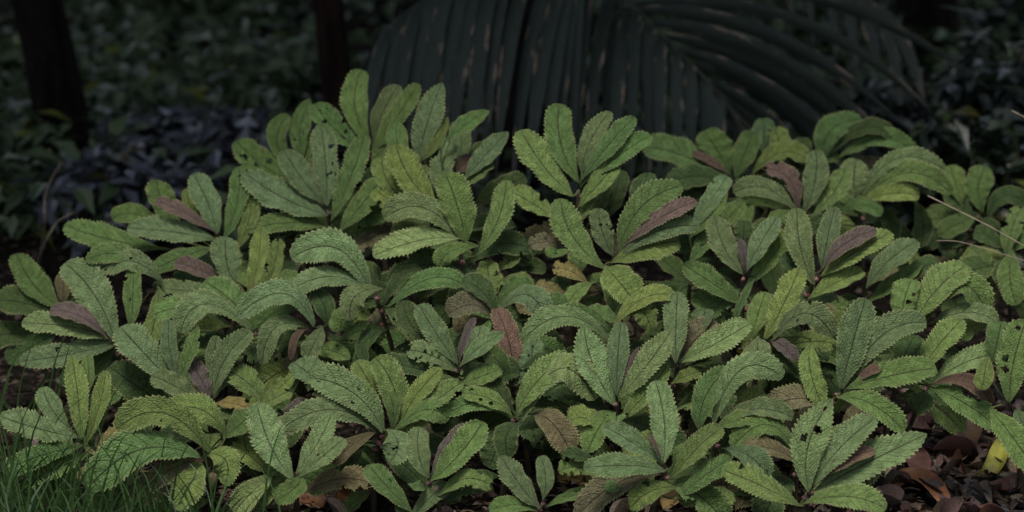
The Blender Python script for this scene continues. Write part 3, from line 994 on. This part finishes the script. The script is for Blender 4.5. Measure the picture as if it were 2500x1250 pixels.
plant('plant with an upright bright leaf above a drooping purple-tipped leaf, right', 1872, 830, 3.2, '''
1950 660 1912 744 1868 826 66 y
1868 716 1850 768 1836 822 52 y .02
2030 822 1966 764 1890 826 60 s
1848 906 1850 862 1850 826 74 s -.03
1944 880 1912 846 1884 832 36 p
2008 986 1978 905 1980 838 58 y -.02''', 5)
plant('plant with an upright grey leaf and a long pale leaf pointing right, right of centre', 1655, 882, 3.2, '''
1654 718 1650 800 1650 882 62 s
1826 792 1748 838 1664 882 66 l
1746 788 1702 824 1666 866 76 b .03
1722 756 1712 786 1698 812 52 s .05
1708 908 1680 916 1644 934 38 yr
1760 880 1730 880 1690 890 40 d .04''', 5)
plant('plant of floppy yellow-green leaves in the middle, right of the arched leaf', 1520, 790, 3.25, '''
1644 724 1572 728 1500 792 46 y
1588 808 1566 760 1522 772 52 yr
1440 780 1470 770 1510 785 46 g .03''', 5)
plant('bright upright rosette of tall leaves round a thin purple leaf, front of centre', 1506, 978, 3.05, '''
1428 800 1448 892 1500 986 82 le
1516 792 1508 872 1506 960 54 s
1558 850 1534 902 1512 950 26 pe
1637 808 1586 882 1518 966 66 le
1624 898 1576 962 1514 1026 52 y
1393 1030 1432 1022 1484 1058 50 y
1402 862 1410 890 1425 920 34 s .03''', 4)
plant('front star-shaped rosette with a horizontal pale leaf pointing left', 1628, 1142, 2.85, '''
1600 936 1622 1032 1618 1130 72 l
1479 1044 1538 1076 1612 1126 56 s
1431 1142 1530 1136 1622 1148 60 l
1588 1060 1600 1090 1614 1122 12 p
1758 1047 1702 1094 1644 1162 56 y
1780 1120 1722 1160 1656 1212 52 g
1540 1242 1586 1200 1648 1190 54 yr
1480 1192 1530 1180 1600 1182 38 g .02
1366 1152 1410 1140 1462 1164 42 yr .05
1372 1112 1410 1110 1456 1130 34 dr .05
1566 1056 1580 1070 1600 1092 34 y .02''', 2)
plant('plant with a frosted leaf arching right above a dark red leaf, front right', 1728, 1044, 3.0, '''
1777 903 1722 968 1708 1048 66 g
1906 926 1812 900 1742 1032 70 l
1868 984 1812 994 1760 1032 20 p
1930 1022 1850 998 1760 1032 46 s
1850 1030 1800 1026 1748 1046 42 g -.02
1866 962 1830 975 1790 1015 44 y .02''', 4)
plant('low plant with a brown leaf under a dark arching leaf, front right', 1948, 1122, 2.95, '''
1792 1094 1870 1036 1938 1098 56 g .02
1817 1092 1880 1094 1946 1126 46 b
1870 1164 1836 1118 1776 1096 62 t -.06
1900 1060 1925 1080 1945 1110 40 d .05''', 3)
plant('large front rosette at the lower right with spotted tall leaf', 1978, 1196, 2.8, '''
2031 981 1974 1082 1974 1196 88 leh
2132 1026 2046 1098 1988 1182 74 s
2130 1102 2066 1122 2008 1168 38 p
2254 1064 2132 1122 1994 1196 84 le
2157 1242 2070 1212 1968 1226 62 y
1769 1150 1850 1182 1948 1232 68 yr
2060 1040 2040 1090 2010 1150 50 y .05
2142 1092 2105 1092 2066 1104 34 y .04''', 0)
plant('plant with a tall blunt blue-green leaf and a dark ribbed leaf, right', 2056, 955, 3.05, '''
2111 736 2080 842 2054 946 84 t
2256 792 2156 816 2080 926 74 s .02
2152 900 2122 908 2090 932 24 p
2279 900 2180 916 2074 946 70 g
2202 1050 2128 986 2048 970 58 g''', 1, (-.08, .10))
plant('plant with a purple leaf drooping right under a pale frosted leaf, right', 2268, 940, 3.1, '''
2453 868 2368 880 2276 936 60 l
2418 984 2362 932 2284 936 38 p
2432 1044 2356 984 2274 946 64 gr
2232 1004 2252 980 2262 958 62 dr
2346 784 2292 842 2246 908 66 y
2232 822 2212 860 2196 908 70 d .03''', 1, (-.03, .12))
plant('plant with a big blunt yellow-green leaf above curled grey leaves, right edge', 2238, 786, 3.3, '''
2356 651 2288 706 2236 782 84 y
2402 762 2344 696 2260 782 58 g
2431 790 2366 762 2280 786 44 s
2352 762 2320 762 2288 776 16 p
2224 686 2208 732 2200 784 68 yh
2354 832 2348 808 2328 792 42 g''', 4)
plant('plant cut by the right edge with long dark green leaves, one with a hole', 2464, 985, 3.0, '''
2504 788 2474 884 2464 978 86 gh
2444 788 2434 836 2420 884 64 g .04
2532 1152 2470 1064 2422 1004 76 g
2514 1072 2498 1036 2480 1000 52 s
2398 950 2404 910 2412 870 46 y .04''', 1, (.05, .10))
# ------------------------------------------------------------------ fallen leaves, twigs, stones
def dead_leaf_mesh(k):
    rr = random.Random(100 + k)
    n, m = 9, 5
    L, w = 1.0, rr.uniform(.13, .25)
    curl = rr.uniform(-.9, 1.3); twist = rr.uniform(-.9, .9); cupv = rr.uniform(.3, 1.9)
    V, F = [], []
    for i in range(n):
        t = i / (n - 1); hw = w * math.sin(math.pi * min(.985, max(.02, t)) ** .85) ** .8
        ang = twist * (t - .5)
        for j in range(m):
            s = -1 + 2 * j / (m - 1)
            z = cupv * hw * s * s + .03 * math.sin(9 * t + 4 * s + k)
            y = hw * s
            yy, zz = y * math.cos(ang) - z * math.sin(ang), y * math.sin(ang) + z * math.cos(ang)
            V.append((t - .5, yy, zz + curl * (t - .5) ** 2 + .02))
    for i in range(n - 1):
        for j in range(m - 1):
            a = i * m + j; F.append((a, a + 1, a + m + 1, a + m))
    b = len(V)   # stalk
    for q in range(3):
        x = -.5 - .07 * q; z = curl * .25 + .02 + .02 * q
        V += [(x, -.008, z), (x, .008, z), (x, 0, z + .014)]
    for q in range(2):
        for e in range(3):
            F.append((b + q * 3 + e, b + q * 3 + (e + 1) % 3, b + q * 3 + 3 + (e + 1) % 3, b + q * 3 + 3 + e))
    me = bpy.data.meshes.new('dead_leaf'); me.from_pydata(V, [], F)
    me.polygons.foreach_set('use_smooth', [True] * len(me.polygons)); me.materials.append(M_DEAD); me.update()
    return me
DL = [dead_leaf_mesh(k) for k in range(8)]
DC = [((0.052, 0.034, 0.026), 'brown'), ((0.070, 0.048, 0.038), 'dull brown'), ((0.088, 0.066, 0.060), 'grey-brown'), ((0.034, 0.024, 0.022), 'blackish brown'), ((0.12, 0.097, 0.090), 'pale greyish'), ((0.062, 0.032, 0.020), 'reddish brown')]

def dead_leaf(x, y, size, rot, me, colour, label, group='dead leaves of the litter', tilt=(0, 0), dz=0.0):
    o = link(bpy.data.objects.new('dead_leaf', me))
    mz = min(v.co.z for v in me.vertices)
    o.location = (x, y, ground_z(x, y) + dz + .004 - mz * size)
    o.scale = (size, size, size); o.rotation_euler = (tilt[0], tilt[1], rot)
    o.color = (*colour, 1)
    return tag(o, label, 'leaf', group)

def gp(u, v):
    """point of the ground seen at a photo position"""
    r = (at(u, v, 1.0) - CAMP)
    k = -CAM_H / r.z
    p = CAMP + r * k
    return p.x, p.y

def ground_at(u, v, lift=0.0):
    x, y = gp(u, v)
    return Vector((x, y, ground_z(x, y) + lift))

rl = random.Random(55)
def area(u, v):
    if u > 2240 and v > 1030: return 'on the open ground at the lower right'
    if u > 1950 and v > 1000: return 'behind the large front rosette'
    if u > 1480: return 'under the right-hand plants'
    if u > 820: return 'under the middle plants'
    return 'under the left-hand plants'
for k in range(250):
    if k < 130: u, v = rl.uniform(2000, 2540), rl.uniform(1000, 1300)
    elif k < 210: u, v = rl.uniform(-30, 2530), rl.uniform(1090, 1310)
    else: u, v = rl.uniform(300, 2530), rl.uniform(700, 1100)
    x, y = gp(u, v); col, word = rl.choice(DC); size = rl.uniform(.028, .085)
    dead_leaf(x, y, size, rl.uniform(0, 6.3), rl.choice(DL), tuple(c * rl.uniform(.8, 1.15) for c in col),
              ('small ' if size < .045 else 'large ' if size > .07 else '') + word + ' dead leaf ' + area(u, v), tilt=(rl.uniform(-.5, .5), rl.uniform(-.4, .4)), dz=rl.uniform(0, .02))

def curled(name, label, pts, width, curlv, colour, mat=None):
    """a curled fallen leaf: a strip along pts, rolled across by curlv"""
    p = [Vector(q) for q in pts]; n = 14; V, F = [], []
    org = p[0].copy()
    path = []
    for i in range(n):
        x = i / (n - 1) * (len(p) - 1); k = min(int(x), len(p) - 2); f = x - k; f = f
        a = p[max(k - 1, 0)]; b = p[k]; c = p[k + 1]; e = p[min(k + 2, len(p) - 1)]
        path.append(0.5 * ((2 * b) + (c - a) * f + (2 * a - 5 * b + 4 * c - e) * f * f + (3 * b - a - 3 * c + e) * f ** 3))
    for i in range(n):
        t = i / (n - 1); tg = (path[min(i + 1, n - 1)] - path[max(i - 1, 0)]).normalized()
        s = tg.cross(Vector((0, -.45, 1))).normalized(); nn = s.cross(tg)
        hw = width * max(.05, math.sin(math.pi * min(.97, t * .94 + .03)) ** .7)
        for j in range(9):
            q = -1 + j / 4; an = q * curlv
            V.append(tuple(path[i] - org + s * (hw * math.sin(an) / max(curlv, .3)) + nn * (hw * (1 - math.cos(an)) / max(curlv, .3) + .0015 * math.sin(7 * t + 5 * q))))
    for i in range(n - 1):
        for j in range(8):
            a = i * 9 + j; F.append((a, a + 1, a + 10, a + 9))
    o = mesh(name, V, F, mat or M_DEAD, None, org)
    o.color = (*colour, 1)
    return tag(o, label, 'leaf', 'larger fallen leaves at the lower right')

curled('fallen_leaf', 'curled yellow fallen leaf at the lower right', [ground_at(2382, 1212, .012), ground_at(2418, 1206, .03), ground_at(2440, 1184, .05), ground_at(2458, 1160, .06)], .019, .9, (0.15, 0.155, 0.024))
curled('fallen_leaf', 'long orange-brown fallen leaf at the bottom right, left of the brown stick', [ground_at(2150, 1216, .014), ground_at(2215, 1204, .03), ground_at(2270, 1222, .03), ground_at(2320, 1262, .01)], .022, .7, (0.15, 0.07, 0.036))
curled('fallen_leaf', 'large dark leaf curled upright in the litter at the right', [ground_at(2270, 1162, .006), ground_at(2330, 1150, .012), ground_at(2366, 1120, .04), ground_at(2390, 1090, .055)], .030, 1.1, (0.09, 0.058, 0.036))
curled('fallen_leaf', 'glossy red-brown leaf below the curled yellow leaf', [ground_at(2420, 1150, .02), ground_at(2455, 1185, .025), ground_at(2485, 1225, .01)], .030, .5, (0.15, 0.065, 0.030))
curled('fallen_leaf', 'dark purple-brown leaf left of the large curled dark leaf', [ground_at(2215, 1125, .02), ground_at(2235, 1165, .03), ground_at(2262, 1200, .008)], .024, .6, (0.085, 0.042, 0.034))
curled('fallen_leaf', 'pale grey-brown fallen leaf under the holed leaf tip at the right', [ground_at(2205, 1026, .05), ground_at(2230, 1040, .05), ground_at(2248, 1058, .03)], .020, .4, (0.19, 0.155, 0.135))
curled('fallen_leaf', 'orange-brown fallen leaf standing at the bottom, right of the forked leaves', [ground_at(840, 1255, .004), ground_at(862, 1228, .03), ground_at(872, 1200, .05)], .026, .6, (0.19, 0.085, 0.035))
curled('fallen_leaf', 'rusty flat leaf at the bottom beside the forked leaves', [ground_at(725, 1235, .012), ground_at(755, 1225, .02), ground_at(785, 1240, .01)], .026, .3, (0.12, 0.055, 0.028))
curled('fallen_leaf', 'yellow-brown leaf on the ground behind the small dull plant', [ground_at(1365, 1185, .01), ground_at(1400, 1180, .02), ground_at(1440, 1195, .01)], .022, .5, (0.22, 0.17, 0.05))
curled('fallen_leaf', 'tan leaf at the bottom edge right of the star-shaped rosette', [ground_at(1620, 1255, .01), ground_at(1650, 1240, .02), ground_at(1690, 1240, .01)], .020, .6, (0.24, 0.17, 0.07))

def stick(name, label, pts, r, mat, cat, group=None):
    p = [Vector(q) for q in pts]; org = p[0].copy(); path = []
    for i in range(len(p) - 1):
        for s in range(5):
            f = s / 5; a = p[max(i - 1, 0)]; b = p[i]; c = p[i + 1]; e = p[min(i + 2, len(p) - 1)]
            path.append(0.5 * ((2 * b) + (c - a) * f + (2 * a - 5 * b + 4 * c - e) * f * f + (3 * b - a - 3 * c + e) * f ** 3) - org)
    path.append(p[-1] - org); n = len(path)
    V, F = tube(path, [r * (1 - .55 * i / (n - 1)) for i in range(n)], 6)
    o = mesh(name, V, F, mat, None, org)
    return tag(o, label, cat, group)

stick('stick', 'straight brown stick lying at the bottom right', [ground_at(2262, 1172, .02), ground_at(2330, 1210, .016), ground_at(2400, 1262, .012)], .0085, M_TWIG, 'stick')
stick('stick', 'pale stick across the litter under the right-hand leaves', [ground_at(2345, 1078, .02), ground_at(2390, 1073, .018), ground_at(2440, 1082, .014)], .006, M_TWIG, 'stick')
stick('dead_branch', 'dark leafless branch sloping between the right-hand plants', [ground_at(1890, 1080, .14), ground_at(1930, 1090, .12), ground_at(1975, 1110, .10), ground_at(2060, 1120, .05), ground_at(2120, 1110, .01)], .0055, M_BARK_BROWN, 'branch', 'dark dead branches among the right-hand plants')
stick('dead_branch', 'forked dark twig standing beside the sloping branch, right', [ground_at(1938, 1120, .02), ground_at(1940, 1090, .06), ground_at(1958, 1080, .10)], .004, M_BARK_BROWN, 'branch', 'dark dead branches among the right-hand plants')
for k in range(7):
    stick('straw', 'thin pale straw of the flattened bundle behind the large front rosette', [ground_at(2120 + 6 * k, 1214 - 3 * k, .012 + .003 * (k % 3)), ground_at(2200, 1200 - 3 * k, .02), ground_at(2262 + 5 * k, 1184 - 4 * k, .016)], .0011, M_TWIG, 'straw', 'straws of the flattened bundle')
for k in range(70):
    u, v = (rl.uniform(1950, 2520), rl.uniform(1000, 1290)) if k < 48 else (rl.uniform(100, 2400), rl.uniform(900, 1290))
    x, y = gp(u, v); an = rl.uniform(0, 6.3); L = rl.uniform(.03, .11)
    a = Vector((x, y, ground_z(x, y) + rl.uniform(.004, .02))); b = a + Vector((math.cos(an) * L, math.sin(an) * L, rl.uniform(-.003, .012)))
    stick('twig', 'thin dry twig lying ' + area(u, v), [a, a.lerp(b, .5) + Vector((0, 0, rl.uniform(0, .006))), b], rl.uniform(.0012, .003), M_TWIG, 'twig', 'twigs of the litter')
# arching dry stems
stick('dry_grass_stem', 'long dry stem slanting down from the right edge, upper of two', [at(2265, 478, 4.35), at(2330, 510, 4.3), at(2420, 555, 4.25), at(2520, 612, 4.2)], .0016, M_STRAW, 'stem', None)
stick('dry_grass_stem', 'long dry stem slanting down from the right edge, lower of two', [at(2285, 588, 4.35), at(2340, 590, 4.3), at(2420, 612, 4.25), at(2520, 642, 4.2)], .0013, M_STRAW, 'stem', None)
stick('dry_grass_stem', 'short pale dry stem at the right edge above the plants', [at(2470, 270, 4.6), at(2520, 296, 4.55)], .0015, M_STRAW, 'stem', None)
g1 = ground_at(95, 640)
stick('dry_grass_stem', 'tall blurred grey stem arching at the left edge', [g1, at(108, 560, 5.3), at(112, 470, 5.25), at(150, 396, 5.2)], .0036, M_STRAW, 'stem', None)
g2 = ground_at(88, 650)
stick('dry_grass_stem', 'shorter blurred grey stem beside the tall arching one', [g2, at(108, 600, 5.2), at(138, 545, 5.15), at(178, 520, 5.1)], .0034, M_STRAW, 'stem', None)

sv, sf = [], []
rr = random.Random(9)
for i in range(5):
    for k in range(8):
        a = math.pi * (i + .5) / 5; w = 2 * math.pi * k / 8; q = 1 + rr.uniform(-.18, .18)
        sv.append((math.sin(a) * math.cos(w) * q * 1.2, math.sin(a) * math.sin(w) * q, math.cos(a) * q * .75))
for i in range(4):
    for k in range(8): sf.append((i * 8 + k, i * 8 + 8 + k, i * 8 + 8 + (k + 1) % 8, i * 8 + (k + 1) % 8))
sf.append(tuple(range(8))); sf.append(tuple(range(32, 40))[::-1])
sm = bpy.data.meshes.new('stone'); sm.from_pydata(sv, [], sf); sm.materials.append(M_STONE); sm.update()
for k in range(46):
    u, v = (rl.uniform(2270, 2510), rl.uniform(1195, 1290)) if k < 34 else (rl.uniform(2150, 2500), rl.uniform(1080, 1250))
    x, y = gp(u, v); r = rl.uniform(.006, .013)
    o = link(bpy.data.objects.new('stone', sm)); o.location = (x, y, ground_z(x, y) + r * .45); o.scale = (r, r, r)
    o.rotation_euler = (rl.uniform(-.4, .4), rl.uniform(-.4, .4), rl.uniform(0, 6.3))
    tag(o, 'small dark grey stone in the gravel at the bottom right', 'stone', 'gravel stones at the lower right')

# crumbled litter over the soil: nobody could count it
def bits(n, seed, region, size):
    rs = random.Random(seed); V, F = [], []
    for _ in range(n):
        u, v = rs.uniform(*region[0]), rs.uniform(*region[1]); x, y = gp(u, v)
        z = ground_z(x, y) + rs.uniform(.004, .02); a = rs.uniform(0, 6.3); L = size * rs.uniform(.4, 1.6); w = L * rs.choice((.06, .1, .2, .35, .5))
        ca, sa = math.cos(a), math.sin(a); b = len(V)
        for px, py, pz in ((-L, 0, 0), (0, w, rs.uniform(-.2, .6) * L), (L, 0, rs.uniform(-.2, .5) * L), (0, -w, rs.uniform(-.2, .6) * L)):
            V.append((x + px * ca - py * sa, y + px * sa + py * ca, z + pz))
        F += [(b, b + 3, b + 1), (b + 1, b + 3, b + 2)]
    return V, F
V, F = bits(15000, 5, ((-60, 2560), (560, 1330)), .010)
tag(mesh('leaf_litter', V, F, M_BIT, smooth=False), 'crumbled brown leaf litter covering the soil', 'litter', kind='stuff')

# ------------------------------------------------------------------ grass at the lower left
def grass(n, seed):
    rs = random.Random(seed); V, F = [], []
    for i in range(n):
        q = rs.random()
        if q < .50: u = -60 + 330 * rs.random() ** 1.3; L = .17 + .11 * rs.random() ** 1.6; d = rs.uniform(3.35, 3.75)
        elif q < .70: u = rs.uniform(-60, 230); L = .12 + .20 * rs.random(); d = rs.uniform(3.5, 4.2)
        elif q < .94: u = rs.uniform(180, 500); L = rs.uniform(.16, .27); d = rs.uniform(3.35, 3.7)
        else: u = rs.uniform(420, 720); L = rs.uniform(.15, .26); d = rs.uniform(3.35, 3.65)
        x = (u - 1250) / 1250 * TX * d; y = d * CP + 0.05
        z = ground_z(x, y)
        an = rs.uniform(-.9, 1.3); ax = Vector((math.cos(an * .9 + rs.choice((0, 3.14))), math.sin(an) * .5, 0))
        lean = rs.uniform(.2, 1.0)
        p0 = Vector((x, y, z)); p1 = p0 + Vector((0, 0, L * .65)) + ax * L * .12 * lean; p2 = p0 + Vector((0, 0, L * (1 - .45 * lean))) + ax * L * .75 * lean
        w = rs.uniform(.0013, .0034); sd_ = Vector((-ax.y, ax.x, 0)).normalized().lerp(Vector((1, 0, 0)), .7).normalized()
        b = len(V); m = 6
        for k in range(m):
            t = k / (m - 1); p = bez(p0, p1, p2, t); ww = w * (1 - .9 * t ** 1.5)
            V.append(tuple(p - sd_ * ww)); V.append(tuple(p + sd_ * ww))
        for k in range(m - 1): F.append((b + 2 * k, b + 2 * k + 1, b + 2 * k + 3, b + 2 * k + 2))
    return V, F
V, F = grass(330, 77)
tag(mesh('grass', V, F, M_GRASS), 'thin green grass blades at the lower left', 'grass', kind='stuff')
